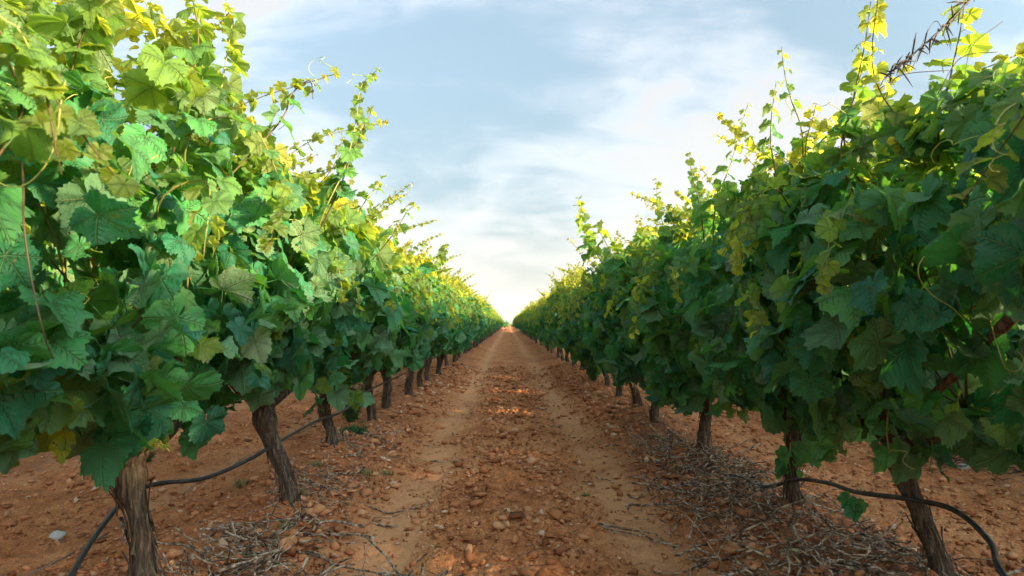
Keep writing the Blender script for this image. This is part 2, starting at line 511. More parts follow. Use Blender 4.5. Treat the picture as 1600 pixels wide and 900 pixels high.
# ------------------------------------------------------------------ a vine: trunk, arms, canes, leaves
def shoot_leaves(path, r, s0, s1, step, young=True):
    """leaves along a cane, large at its foot and small and yellow at its tip"""
    seg = np.linalg.norm(np.diff(path, axis=0), axis=1); cum = np.concatenate([[0], np.cumsum(seg)]); L = cum[-1]
    out = []; d = .04; k = 0
    side0 = r.uniform(0, 6.28)
    while d < L:
        f = d / L
        p = np.array([np.interp(d, cum, path[:, i]) for i in range(3)])
        q = np.array([np.interp(min(d + .03, L + .001), cum, path[:, i]) for i in range(3)])
        tdir = unit(q - p + 1e-6)
        az = side0 + k * math.pi + r.normal(0, .5)
        side = unit(np.array([math.cos(az), math.sin(az), .25]))
        s = (s0 + (s1 - s0) * f ** .8) * r.uniform(.8, 1.2)
        n = unit(side * .5 + np.array([0, 0, .7]) + tdir * .25 + r.normal(0, .35, 3))
        tip = unit(side + np.array([0, 0, -.5]) + r.normal(0, .3, 3))
        out.append((p + side * s * .6, n, tip, s, min(1, max(0, (f * 1.0 + r.normal(0, .12)))) if young else .1))
        d += step * (1.15 - .55 * f) * r.uniform(.8, 1.2); k += 1
    return out

def make_vine(seed, dens=1.0, top=1.9, low=.52, width=.47, length=1.5, lean=(0, 0), head=.54, girth=1.0, shoots=13, gap=.26, trunk_pts=None, inner=+1, age_sunglow_k=.85, age_sunglow_p=2.2, leaf=1.0):
    r = np.random.default_rng(seed)
    V = {}
    # trunk and arms
    hx, hy = lean
    if trunk_pts is None:
        k = r.normal(0, .025, (3, 2))
        trunk_pts = [(0, 0, -.08), (hx * .2 + k[0, 0], hy * .2 + k[0, 1], .12), (hx * .55 + k[1, 0], hy * .55 + k[1, 1], head * .5), (hx * .9 + k[2, 0], hy * .9 + k[2, 1], head * .82), (hx, hy, head + .05)]
    path = spline(trunk_pts, 8); n = len(path); u = np.linspace(0, 1, n)
    rad = girth * np.interp(u, [0, .12, .3, .6, .82, 1], [.070, .051, .037, .035, .050, .040])
    SEG = 26
    th = np.arange(SEG) / SEG
    S = int(r.integers(1, 9999))
    rg = 1 + .48 * fbm(np.tile(th * 11, (n, 1)) + u[:, None] * 1.8, np.tile(u[:, None] * 3.5, (1, SEG)), 3, S) + .30 * fbm(np.tile(th * 4, (n, 1)), np.tile(u[:, None] * 6, (1, SEG)), 2, S + 5)
    rg[:, -1] = (rg[:, -2] + rg[:, 0]) / 2
    mb = MB(); mb.tube(path, rad, SEG, True, rg)
    hd = path[-1]
    arms = []
    for a in range(4):
        az = (a + r.uniform(-.25, .25)) * math.pi / 2 + .6
        e = hd + np.array([math.cos(az) * .17, math.sin(az) * .34, r.uniform(.14, .26)])
        m_ = (hd + e) / 2 + np.array([math.cos(az) * .05, math.sin(az) * .06, -.03])
        ap = spline([hd - [0, 0, .05], m_, e], 5)
        rr = 1 + .25 * fbm(np.tile(np.arange(10) * .9, (len(ap), 1)), np.tile(np.arange(len(ap))[:, None] * .5, (1, 10)), 2, S + a)
        mb.tube(ap, np.linspace(.038, .018, len(ap)) * girth, 10, True, rr); arms.append(e)
    V['trunk'] = mb
    # peeling strips of bark
    bk = MB()
    for b in range(46):
        u0 = r.uniform(.05, .65); u1 = min(.98, u0 + r.uniform(.15, .35)); az = r.uniform(0, 6.28); tw = r.normal(0, .35)
        uu = np.linspace(u0, u1, 7)
        c = np.stack([np.interp(uu, u, path[:, i]) for i in range(3)], -1); rr = np.interp(uu, u, rad)
        lift = np.linspace(0, 1, 7) ** 2 * r.uniform(-.002, .030)
        lift = lift if r.random() < .5 else lift[::-1]
        w = r.uniform(.05, .16)
        pts = []
        for s_ in (-w, 0, w):
            aa = az + s_ + tw * (uu - u0)
            pts.append(c + np.stack([np.cos(aa), np.sin(aa), aa * 0], -1) * (rr * 1.06 + lift + (.004 if s_ == 0 else 0))[:, None])
        v = np.stack(pts, 1).reshape(-1, 3); t = []
        for i in range(6):
            for j in range(2):
                q = i * 3 + j; t += [(q, q + 1, q + 4), (q, q + 4, q + 3)]
        bk.add(v, t)
    V['bark'] = bk
    # body of the crown
    zc = (top + low) / 2 - .02
    N = int(1150 * dens)
    y = r.uniform(-length / 2, length / 2, N); phi = r.uniform(-math.pi, math.pi, N)
    sx, cz = np.sin(phi), np.cos(phi)
    wx = width * (1 + .46 * fbm(y * 2.3 + seed, phi * 1.3, 3, S + 40)); hz = np.where(cz > 0, top - zc, zc - low) * (1 + np.where(cz > 0, .38, .45) * fbm(y * 2.8 + 9, phi * .9, 3, S + 50))
    t = 1.04 - np.abs(r.normal(0, .22, N)); inn = r.random(N) < .16; t[inn] = r.uniform(.25, .8, inn.sum())
    cap = np.clip(1 - np.abs(y) / (length / 2) * .22, 0, 1)
    pw = lambda q, e: np.sign(q) * np.abs(q) ** e
    pos = np.stack([pw(sx, .8) * wx * t * cap, y, zc + pw(cz, .85) * hz * t * cap], -1)
    # narrower towards the top, as shoots gather
    f = np.clip((pos[:, 2] - zc) / (top - zc), 0, 1); pos[:, 0] *= 1 - .38 * f
    pos[:, 0] += lean[0] * .8
    out = unit(np.stack([sx / width * .9, .3 * np.sign(y) * np.abs(y) ** 2, cz / .62], -1))
    hole = fbm(y * 3.2 + seed * 1.3, phi * 1.6, 2, S + 60)
    keep = (hole > -gap) | inn
    keep &= ~((cz < -.55) & (np.abs(pos[:, 0]) < .2) & (r.random(N) < .3))
    pos, out, f, inn = pos[keep], out[keep], f[keep], inn[keep]; N = len(pos)
    nrm = unit(out * np.array([.62, .62, .6]) + np.array([0, 0, .50]) + r.normal(0, .58, (N, 3)))
    flip = r.random(N) < .11; nrm[flip] = unit(nrm[flip] * -.6 + r.normal(0, .6, (flip.sum(), 3)))
    tip = unit(np.array([0, 0, -.9]) + out * .5 + r.normal(0, .5, (N, 3)))
    size = np.clip(r.lognormal(math.log(.092), .32, N), .04, .15) * leaf * (1 - .34 * f)
    tone = np.clip(r.normal(.36, .30, N) + .35 * f, 0, 1)
    age = np.clip(r.normal(-.12, .15, N) + age_sunglow_k * f ** age_sunglow_p, 0, 1)  # young leaves' yellow plus painted sun glow, rising with height in the crown
    small = r.random(N) < .20; size[small] *= r.uniform(.4, .7, small.sum()); age[small] = np.clip(age[small] + r.uniform(0, .35, small.sum()), 0, 1); tone[small] = np.clip(tone[small] + .3, 0, 1)
    L = [pos, nrm, tip, size, tone, age]
    # canes: inside the crown and shooting out of its top
    canes = []
    extra = []
    for s in range(shoots):
        a = arms[s % 4]
        b = np.array([r.normal(0, .10) + lean[0], r.uniform(-length / 2, length / 2) * .9, r.uniform(.66, .84) * top])
        up = np.array([r.normal(0, .38) - .12 * inner * (r.random() < .5), r.normal(0, .38), 1.0]); ln = r.uniform(.18, .68)
        e = b + up * ln * .55; e2 = b + up * ln + np.array([r.normal(0, .16), r.normal(0, .16), -.06])
        pth = spline([a, (a + b) / 2 + r.normal(0, .06, 3), b, e, e2], 5)
        canes.append(pth)
        extra += shoot_leaves(pth[8:], r, .082, .022, .042)
    # laterals arching out of the flank and hanging
    for s in range(6):
        sg = -1 if s % 2 else 1
        b = np.array([sg * width * .7 + lean[0], r.uniform(-length / 2, length / 2) * .9, r.uniform(.45, .75) * (top - low) + low])
        e = b + np.array([sg * .16, r.normal(0, .15), .06]); e2 = b + np.array([sg * .24, r.normal(0, .22), -.18])
        pth = spline([arms[s % 4], (arms[s % 4] + b) / 2 + [0, 0, .1], b, e, e2], 5)
        canes.append(pth); extra += [(p, n_, t_, s_, g * .65) for p, n_, t_, s_, g in shoot_leaves(pth[10:], r, .075, .03, .05)]
    V['canes'] = canes
    if extra:
        ex = [np.array([e[i] for e in extra]) for i in range(5)]
        tn = np.clip(r.normal(.55, .25, len(extra)), 0, 1)
        L = [np.concatenate([L[0], ex[0]]), np.concatenate([L[1], ex[1]]), np.concatenate([L[2], ex[2]]), np.concatenate([L[3], ex[3]]), np.concatenate([L[4], tn]), np.concatenate([L[5], ex[4]])]
    pale = np.where(r.random(len(L[0])) < .05, r.uniform(.1, .5, len(L[0])), 0)
    V['M'] = frames(L[0], L[1], L[2], L[3]); V['size'] = L[3]
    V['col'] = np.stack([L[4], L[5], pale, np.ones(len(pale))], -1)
    V['var'] = r.integers(0, NVAR, len(pale))
    return V

def cane_mesh(p, r0=.0046, mat=None):
    mb = MB(); n = len(p); mb.tube(p, np.linspace(r0, .0016, n), 5)
    return mb.mesh('cane', mat or (CANE_BROWN if random.random() < .6 else CANE_GREEN))

# ------------------------------------------------------------------ the vines beside the aisle
NEAR = {
    'A': [  # row on the sunlit side of the aisle: base x, base y, options, label
        (-1.42, 1.12, dict(top=2.02, low=.62, width=.50), 'grapevine with big pale drooping leaves and curly tendrils, before the thick-trunked vine'),
        (-1.366, 2.47, dict(top=2.04, low=.58, width=.50, girth=1.02, head=.55, trunk_pts=[(.02, 0, -.08), (0, 0, .10), (-.03, .01, .25), (-.06, 0, .38), (-.085, 0, .52)]), 'thick gnarled grapevine with peeling bark, black hose passing behind its trunk'),
        (-1.21, 3.57, dict(top=2.0, low=.53, lean=(-.13, .02), trunk_pts=[(.02, 0, -.08), (.015, 0, .08), (-.05, .02, .26), (-.12, .02, .42), (-.14, .02, .60)]), 'grapevine with slender crooked trunk leaning from the aisle, second in the sunlit row'),
        (-1.365, 5.0, dict(top=1.92, low=.53), 'grapevine with straight trunk in front of the feathery green weed'),
        (-1.40, 6.67, dict(top=1.95, low=.55), 'grapevine just past the feathery green weed in the sunlit row'),
        (-1.39, 7.5, dict(top=1.9, low=.55), 'grapevine beside the thin grey stake in the sunlit row'),
        (-1.33, 8.9, dict(top=1.95, low=.55), 'grapevine next after the one by the grey stake'),
        (-1.37, 10.1, dict(top=1.95, low=.6), 'second grapevine after the one by the grey stake'),
        (-1.38, 11.3, dict(top=1.9, low=.6), 'third grapevine after the one by the grey stake'),
    ],
    'B': [
        (1.56, 1.02, dict(top=1.90, low=.80, width=.46), 'grapevine with large dark leaves and a bare brown arm before the leaning trunk'),
        (1.64, 2.5, dict(top=1.88, low=.52, width=.44, lean=(-.12, 0), girth=.78, gap=.28, trunk_pts=[(.04, 0, -.08), (.02, 0, .08), (-.05, 0, .26), (-.11, 0, .42), (-.13, 0, .56)]), 'grapevine with trunk tilted towards the aisle and black hose looping round it'),
        (1.515, 3.39, dict(top=1.90, low=.40, girth=.78), 'grapevine with leaves hanging low over its thin trunk, behind the tilted one'),
        (1.51, 5.0, dict(top=1.93, low=.36, girth=.95), 'dark-trunked grapevine rising from the heap of pruned twigs'),
        (1.51, 6.45, dict(top=1.9, low=.42), 'grapevine just past the heap of pruned twigs in the shaded row'),
        (1.50, 7.4, dict(top=1.88, low=.52, lean=(-.12, 0)), 'grapevine with curved trunk bowed towards the aisle in the shaded row'),
        (1.52, 8.7, dict(top=1.85, low=.52), 'grapevine next after the bowed trunk in the shaded row'),
        (1.52, 10.0, dict(top=1.85, low=.58), 'second grapevine after the bowed trunk in the shaded row'),
        (1.50, 11.2, dict(top=1.82, low=.25), 'grapevine with foliage hanging nearly to the soil in the shaded row'),
    ],
}
# single long shoots that stand out against the sky: (row, index, [(pixel x, pixel y) ...], Y, leaf size foot, leaf size tip)
HERO = [
    ('A', 2, [(505, 330), (535, 262), (552, 190), (560, 130), (590, 98)], 3.2, .060, .016),
    ('A', 2, [(525, 300), (548, 235), (572, 180), (580, 160)], 3.25, .055, .016),
    ('A', 1, [(322, 220), (336, 150), (346, 80), (356, 8)], 2.3, .060, .030),
    ('A', 1, [(430, 190), (448, 145), (478, 120), (484, 150)], 2.6, .045, .018),
    ('A', 1, [(285, 150), (300, 60), (292, 0), (280, -40)], 2.2, .07, .03),
    ('A', 3, [(560, 330), (590, 285), (600, 268)], 3.9, .05, .018),
    ('A', 3, [(610, 370), (635, 330), (650, 318)], 4.6, .06, .02),
    ('A', 4, [(672, 420), (690, 392), (698, 380)], 6.6, .07, .03),
    ('B', 1, [(1325, 260), (1345, 150), (1366, 60), (1378, -12)], 2.45, .050, .022),
    ('B', 1, [(1330, 230), (1352, 130), (1372, 70)], 2.5, .050, .02),
    ('B', 2, [(1262, 210), (1246, 150), (1236, 105), (1232, 62)], 2.9, .036, .010),
    ('B', 2, [(1215, 250), (1212, 190), (1222, 120)], 3.0, .045, .016),
    ('B', 1, [(1480, 200), (1500, 120), (1520, 40), (1530, -10)], 2.1, .060, .03),
    ('B', 3, [(1120, 330), (1148, 250), (1165, 190), (1178, 152)], 3.7, .060, .014),
    ('B', 3, [(1098, 330), (1085, 270), (1082, 236)], 3.9, .050, .016),
    ('B', 4, [(1040, 370), (1030, 310), (1028, 275)], 4.8, .05, .016),
    ('B', 5, [(935, 400), (912, 352), (905, 308)], 6.4, .10, .03),
    ('B', 4, [(965, 410), (940, 365), (930, 350)], 5.9, .085, .05),
]
near_list = []
for row in 'AB':
    for i, (x, y, opt, label) in enumerate(NEAR[row]):
        o = dict(inner=-1 if row == 'A' else 1, shoots=21, age_sunglow_k=(.75 if y < 3 else 1.35) if row == 'A' else .65, age_sunglow_p=1.35 if row == 'A' else 2.6, leaf=.9 if y < 4 else 1.0); o.update(opt)  # painted sun glow stronger on the sunlit row, weaker on the shaded one
        V = make_vine(500 + i * 7 + (100 if row == 'B' else 0), **o)
        z = float(ground_z(np.array([x]), np.array([y]))[0]) - .035
        V['base'] = np.array([x, y, z]); V['label'] = label; V['row'] = row; V['i'] = i
        near_list.append(V)
by_key = {(V['row'], V['i']): V for V in near_list}
hr = np.random.default_rng(77)
for row, i, pix, Y, s0, s1 in HERO:
    V = by_key[row, i]
    pts = np.array([at(px, py, Y + .03 * k) for k, (px, py) in enumerate(pix)]) - V['base']
    # the foot of the shoot runs back into the crown
    foot = np.array([pts[0][0] * .35, pts[0][1] * .5, pts[0][2] - .35])
    pth = spline([foot] + list(pts), 6)
    V['canes'].append(pth)
    ex = shoot_leaves(pth[5:], hr, s0 * 1.4, s1 * 1.6, .055)
    M = frames(np.array([e[0] for e in ex]), np.array([e[1] for e in ex]), np.array([e[2] for e in ex]), np.array([e[3] for e in ex]))
    k = len(ex)
    V['M'] = np.concatenate([V['M'], M]); V['size'] = np.concatenate([V['size'], [e[3] for e in ex]])
    V['col'] = np.concatenate([V['col'], np.stack([hr.uniform(.4, .9, k), np.array([e[4] for e in ex]) * .6, np.zeros(k), np.ones(k)], -1)])
    V['var'] = np.concatenate([V['var'], hr.integers(0, NVAR, k)])

# suckers and hanging sprays low on the trunks
SUCKER = [('A', 1, [(236, 705), (258, 690), (274, 702)], 2.42, .035, .022, .6), ('A', 1, [(222, 640), (240, 668), (262, 690)], 2.40, .05, .03, .5), ('B', 1, [(1318, 764), (1325, 780), (1330, 800)], 2.72, .055, .045, 0),
          ('B', 2, [(1232, 690), (1228, 715), (1232, 740)], 3.3, .07, .05, 0), ('B', 2, [(1292, 640), (1285, 680), (1290, 715)], 3.0, .07, .05, .1), ('B', 3, [(1140, 590), (1148, 625), (1150, 650)], 4.3, .085, .06, .3),
          ('B', 1, [(1420, 660), (1428, 690), (1425, 720)], 2.35, .055, .04, .1), ('B', 1, [(1388, 620), (1382, 680), (1390, 735)], 2.3, .065, .045, .05), ('B', 1, [(1445, 630), (1452, 690), (1446, 735)], 2.3, .065, .045, 0), ('B', 1, [(1300, 620), (1296, 680), (1300, 720)], 2.5, .065, .045, .15), ('A', 2, [(325, 600), (330, 640), (332, 660)], 2.9, .07, .05, 0), ('A', 1, [(85, 640), (95, 680), (100, 700)], 1.9, .06, .04, .5), ('B', 3, [(1062, 560), (1060, 600), (1062, 620)], 4.8, .09, .07, 0)]
for row, i, pix, Y, s0, s1, ag in SUCKER:
    V = by_key[row, i]
    pth = spline(np.array([at(px, py, Y) for px, py in pix]) - V['base'], 5); V['canes'].append(pth)
    ex = shoot_leaves(pth, hr, s0, s1, .028)
    k = len(ex); M = frames(*[np.array([e[q] for e in ex]) for q in range(4)])
    V['M'] = np.concatenate([V['M'], M]); V['size'] = np.concatenate([V['size'], [e[3] for e in ex]])
    V['col'] = np.concatenate([V['col'], np.stack([hr.uniform(.3, .9, k), np.full(k, ag), np.zeros(k), np.ones(k)], -1)])
    V['var'] = np.concatenate([V['var'], hr.integers(0, NVAR, k)])

# keep the space round the camera clear, and find which leaves show: a coarse depth buffer over the picture
CELL = 6; GW, GH = 1600 // CELL + 1, 900 // CELL + 1
zbuf = np.full((GH, GW), 1e9); owner = np.full((GH, GW, 2), -1)
for vi, V in enumerate(near_list):
    P = V['M'][:, :3, 3] + V['base'] + V['M'][:, :3, 1] * .2
    d = np.linalg.norm(P - np.array([0, 0, CAM_H]), axis=1)
    ok = (d > .95) & (np.abs(P[:, 0]) > .40 + .10 * np.clip(2 - P[:, 1], 0, 2))
    ok &= V['size'] * 1.5 / np.maximum(P[:, 1], .3) * F_PX < 155
    for k in ('M', 'size', 'col', 'var'): V[k] = V[k][ok]
    P = P[ok]
    Yd = np.maximum(P[:, 1], .05)
    sx = VX + P[:, 0] / Yd * F_PX; sy = VY - (P[:, 2] - CAM_H) / Yd * F_PX; sr = V['size'] * .75 / Yd * F_PX
    V['px'] = sr * 2; V['sx'], V['sy'], V['Yd'] = sx, sy, Yd; sr = sr * .6
    for j in np.where((P[:, 1] > .3) & (sx > -sr) & (sx < 1600 + sr) & (sy > -sr) & (sy < 900 + sr))[0]:
        x0, x1 = int(max(0, (sx[j] - sr[j]) // CELL)), int(min(GW - 1, (sx[j] + sr[j]) // CELL))
        y0, y1 = int(max(0, (sy[j] - sr[j]) // CELL)), int(min(GH - 1, (sy[j] + sr[j]) // CELL))
        zb = zbuf[y0:y1 + 1, x0:x1 + 1]; m = zb > Yd[j]
        zb[m] = Yd[j]; owner[y0:y1 + 1, x0:x1 + 1][m] = (vi, j)
for vi, V in enumerate(near_list):
    V['seen'] = np.bincount(owner[..., 1][owner[..., 0] == vi].astype(int), minlength=len(V['M']))[: len(V['M'])]

def tendril_mesh(r, ln):
    u = np.linspace(0, 1, 26); az = r.uniform(0, 6.28); turns = r.uniform(1.2, 2.6)
    rad = .012 + .012 * r.random()
    base = np.stack([np.cos(az) * u * ln, np.sin(az) * u * ln, .25 * ln * np.sin(u * 3) - .2 * ln * u], -1)
    w = np.clip((u - .45) / .55, 0, 1); ph = w * turns * 6.28
    base += np.stack([np.cos(ph) - 1, np.sin(ph), np.sin(ph * .5)], -1) * rad
    mb = MB(); mb.tube(base, np.linspace(.0019, .0008, 26), 4)
    return mb.mesh('tendril', TENDRIL)
tr_ = np.random.default_rng(5)
TENDRILS = [tendril_mesh(tr_, tr_.uniform(.10, .22)) for _ in range(7)]

GROUP = {'A': 'grapevines of the sunlit row beside the aisle', 'B': 'grapevines of the shaded row beside the aisle'}
n_single = 0
for V in near_list:
    e = link('grapevine', None, None, V['label'], 'grapevine', GROUP[V['row']]); e.location = V['base']
    link('trunk', V['trunk'].mesh('trunk', BARK), e)
    if V['base'][1] < 9: link('bark_strip', V['bark'].mesh('bark_strip', BARK, False), e, kind='stuff')
    if V['base'][1] < 9:
        for p in V['canes']: link('cane', cane_mesh(p), e)
    else:
        mb = MB()
        for p in V['canes']: mb.tube(p, np.linspace(.0065, .0022, len(p)), 4)
        link('cane', mb.mesh('cane', CANE_BROWN), e, kind='stuff')
    inside = (V['sx'] > 0) & (V['sx'] < 1600) & (V['sy'] > 0) & (V['sy'] < 900)
    front = zbuf[np.clip(V['sy'] // CELL, 0, GH - 1).astype(int), np.clip(V['sx'] // CELL, 0, GW - 1).astype(int)]
    score = (V['seen'] + .5 * (inside & (V['Yd'] - front < .15))) * (V['px'] >= 9)
    order = np.argsort(-score); single = order[:300]; single = single[score[single] > 0]
    n_single += len(single)
    for j in single:
        o = link('leaf', LEAF_ME[V['var'][j]], e)
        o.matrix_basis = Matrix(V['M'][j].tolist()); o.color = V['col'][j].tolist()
    rest = np.ones(len(V['M']), bool); rest[single] = False
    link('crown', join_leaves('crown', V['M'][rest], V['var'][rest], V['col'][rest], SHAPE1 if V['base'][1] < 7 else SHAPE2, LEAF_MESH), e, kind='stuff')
    if V['base'][1] < 5.5:
        for k in range(9 if V['base'][1] < 3 else 6):
            j = int(tr_.choice(np.where(V['seen'] > 0)[0])) if (V['seen'] > 0).any() else 0
            o = link('tendril', TENDRILS[k % 7], e); o.location = V['M'][j][:3, 3]; o.rotation_euler = (tr_.normal(0, .5), tr_.normal(0, .5), tr_.uniform(0, 6.28))
print('single leaves', n_single)

# vines further down the rows and in the rows on either side: copies of eight, each with its trunk and crown
PROTO = []
for k in range(8):
    V = make_vine(900 + k * 13, dens=.85, top=1.92 + .04 * (k % 4), low=.38 + .04 * (k % 3), shoots=24, length=1.5, age_sunglow_k=1.35, age_sunglow_p=1.45)  # upper leaves tinted yellow for the sun's glow as well as youth
    mb = V['trunk']
    trunk = mb.mesh('trunk', BARK)
    cn = MB()
    for p in V['canes']: cn.tube(p, np.linspace(.0065, .0025, len(p)), 3)
    PROTO.append((trunk, cn.mesh('cane', CANE_BROWN), join_leaves('crown', V['M'], V['var'], V['col'], SHAPE2, LEAF_MESH)))
pr = np.random.default_rng(3)
WORDS = ['fourth', 'fifth', 'sixth', 'seventh', 'eighth', 'ninth', 'tenth', 'eleventh', 'twelfth']
def far_vine(x, y, label, group):
    t, c, f = PROTO[int(pr.integers(0, 8))]
    e = link('grapevine', None, None, label, 'grapevine', group)
    e.location = (x, y, float(ground_z(np.array([x]), np.array([y]))[0])); e.rotation_euler.z = pr.choice([0, math.pi]) + pr.normal(0, .12)
    s = pr.uniform(.95, 1.06); e.scale = (s, s, s * pr.uniform(.95, 1.05))
    link('trunk', t, e)
    if y < 20 and abs(x) < 2: link('cane', c, e, kind='stuff')
    link('crown', f, e, kind='stuff')
for row, X, ref in (('A', ROW_A, 'after the one by the grey stake in the sunlit row'), ('B', ROW_B, 'after the bowed trunk in the shaded row')):
    y = 12.5; k = 0
    while y < 124:
        if k < len(WORDS): lab = f'{WORDS[k]} grapevine {ref}'
        else: lab = 'small distant grapevine with yellow shoot tips far down the ' + ('sunlit row' if row == 'A' else 'shaded row')
        far_vine(X + pr.normal(0, .05), y, lab, GROUP[row]); y += 1.26 * pr.uniform(.93, 1.07); k += 1
for side, X, y, count, lab in ((-1, ROW_A - GAP, 2.0, 26, 'grapevine in the next row over, glimpsed beneath the sunlit row'), (1, ROW_B + GAP, -1.9, 64, 'grapevine in the next row over, glimpsed beneath the shaded row'),
                               (1, ROW_B + 2 * GAP, -1.5, 12, 'grapevine two rows beyond the shaded row, past the dark brush heap')):
    pass
    for k in range(count):
        far_vine(X + pr.normal(0, .06), y, lab, ('grapevines of the next row beyond the sunlit row' if side < 0 else 'grapevines of the rows beyond the shaded row')); y += 1.27 * pr.uniform(.92, 1.08)

# bushes on the headland where the aisle ends
for k, (x, y, h, w) in enumerate([(-.6, 137, 1.5, 1.3), (1.9, 139, 1.0, 1.2), (-3.4, 138, 1.2, 1.4), (4.2, 136, 1.3, 1.3)]):
    r = np.random.default_rng(60 + k); n = 700
    d = unit(r.normal(0, 1, (n, 3))) * r.random((n, 1)) ** .4 * (1 + .3 * fbm(np.arange(n) * .37, np.arange(n) * 0., 2, k))[:, None]
    pos = np.stack([d[:, 0] * w, d[:, 1] * w, (d[:, 2] * .5 + .52) * h], -1)
    M = frames(pos, unit(d + r.normal(0, .5, (n, 3))), unit(r.normal(0, 1, (n, 3))), r.uniform(.06, .13, n))
    e = link('bush', None, None, ['rounded green bush', 'low green bush', 'broad green bush', 'upright green bush'][k] + ' on the headland at the far end of the rows', 'bush', 'bushes at the end of the rows')
    e.location = (x, y, 0)
    st = MB()
    for q in range(7): st.tube(np.array([(0, 0, -.05), pos[q * 31] * .5, pos[q * 31] * .9]), [.03, .02, .008], 5)
    link('stem', st.mesh('stem', BARK), e)
    link('crown', join_leaves('crown', M, r.integers(0, NVAR, n), np.stack([r.uniform(0, .6, n), r.uniform(0, .3, n), np.zeros(n), np.ones(n)], -1), SHAPE2, LEAF_MESH), e, kind='stuff')

far_vine(1.56, -.25, 'grapevine of the shaded row standing before the one with the bare brown arm', GROUP['B'])
far_vine(1.53, -1.5, 'second grapevine before the one with the bare brown arm in the shaded row', GROUP['B'])

# ------------------------------------------------------------------ stones and clods on the soil
def rock_shape(seed, sub):
    import bmesh
    bm = bmesh.new(); bmesh.ops.create_icosphere(bm, subdivisions=sub, radius=1)
    r = np.random.default_rng(seed); ax = r.uniform(.5, 1.3, 3) * np.array([1, 1, .62])
    v = np.array([q.co[:] for q in bm.verts]); t = np.array([[q.index for q in f.verts] for f in bm.faces]); bm.free()
    for _ in range(7):                                 # chip flat faces off
        n = unit(r.normal(0, 1, 3)); d = r.uniform(.38, .75); h = v @ n - d; v = v - np.clip(h, 0, 9)[:, None] * n
    return v * (1 + r.uniform(-.26, .26, (len(v), 1))) * ax, t
sr_ = np.random.default_rng(21)
STONES = [mesh_from('stone', *rock_shape(i, 2), STONE, False) for i in range(9)]
def put_stone(x, y, s, me=None, bury=.25):
    o = link('stone', me or STONES[int(sr_.integers(0, 9))], ground)
    z = float(ground_z(np.array([x]), np.array([y]))[0])
    o.location = (x, y, z + s * (.5 - bury)); o.rotation_euler = (sr_.normal(0, .35), sr_.normal(0, .35), sr_.uniform(0, 6.28)); o.scale = (s, s, s)
    return o
for px, py, s in [(608, 692, .050), (458, 862, .050), (430, 735, .036), (775, 752, .055), (845, 745, .03), (735, 850, .03), (1035, 842, .026), (690, 660, .04), (880, 640, .05), (545, 700, .045), (283, 890, .034),
                  (500, 735, .03), (560, 720, .03), (480, 690, .03), (1340, 800, .03), (1315, 880, .02), (640, 640, .05), (1000, 700, .04), (1060, 725, .03), (700, 700, .025), (950, 830, .022)]:
    x, y, z = on_ground(px, py); put_stone(x, y, s)
pale = mesh_from('stone', *rock_shape(50, 2), PALE_STONE, False)
for px, py, s in [(108, 820, .038), (1450, 668, .07), (520, 718, .025), (1500, 720, .05)]:
    x, y, z = on_ground(px, py); put_stone(x, y, s, pale)
cnt = 0
while cnt < 250:
    y = 2.4 + 8.5 * sr_.random() ** 1.6; x = sr_.uniform(-1.9, 2.0)
    if compaction(np.array([x]), np.array([y]))[0] > .5 and sr_.random() < .8: continue
    put_stone(x, y, float(np.clip(sr_.lognormal(math.log(.013), .35), .008, .032)) * (1 + y * .07)); cnt += 1

def build_clods():
    SH = [rock_shape(80 + i, 1) for i in range(10)]
    n = 95000
    y = 2.2 + 14 * sr_.random(n) ** 1.9; x = sr_.uniform(-4.0, 4.0, n)
    c = compaction(x, y); keep = sr_.random(n) > c * .82
    keep &= (np.abs(x) < 2.2) | (sr_.random(n) < .8)
    keep &= fbm(x * 2.3, y * 2.3, 4, 61) + .22 * sr_.normal(0, 1, n) > -.12
    x, y = x[keep], y[keep]; n = len(x)
    s = np.clip(sr_.lognormal(math.log(.0076), .62, n), .003, .030) * (1 + .06 * y) * (1 + .55 * bell(x, .05, .4) + .6 * bell(x, -1.08, .22) + .6 * bell(x, 1.15, .22))
    z = ground_z(x, y) + s * .18
    mb = MB(); cols = []
    tones = np.clip(sr_.normal(.5, .22, n), 0, .97); tones[sr_.random(n) < .012] = 1
    az = sr_.uniform(0, 6.28, n); var = sr_.integers(0, 10, n)
    for k in range(10):
        v, t = SH[k]; sel = np.where(var == k)[0]
        ca, sa = np.cos(az[sel]), np.sin(az[sel])
        w = np.stack([ca[:, None] * v[None, :, 0] - sa[:, None] * v[None, :, 1], sa[:, None] * v[None, :, 0] + ca[:, None] * v[None, :, 1], np.broadcast_to(v[None, :, 2], (len(sel), len(v)))], -1)
        w = w * s[sel][:, None, None] + np.stack([x[sel], y[sel], z[sel]], -1)[:, None]
        mb.add(w.reshape(-1, 3), (t[None] + (np.arange(len(sel)) * len(v))[:, None, None]).reshape(-1, 3))
        cols.append(np.repeat(np.stack([tones[sel]] * 3 + [np.ones(len(sel))], -1), len(v), 0))
    link('clod', mb.mesh('clod', CLOD, False, None, np.vstack(cols)), ground, kind='stuff')
build_clods()

# ------------------------------------------------------------------ pruned twigs
tw_ = np.random.default_rng(31)
def twig_path(x, y, lift, ln, az=None):
    az = tw_.uniform(0, 6.28) if az is None else az
    n = 7; u = np.linspace(-.5, .5, n); bend = tw_.normal(0, .75)
    d = np.array([math.cos(az), math.sin(az)]); s = np.array([-d[1], d[0]])
    k = (u * ln)[:, None] * d + (bend * (u * u - .1) * ln)[:, None] * s + tw_.normal(0, ln * .032, (n, 2))
    px, py = x + k[:, 0], y + k[:, 1]
    gz = ground_z(px, py)
    slope = tw_.normal(0, .42) * (lift > .012)
    return np.stack([px, py, np.maximum(gz + .004, gz.mean() + lift + slope * u * ln + tw_.normal(0, .006, n))], -1)

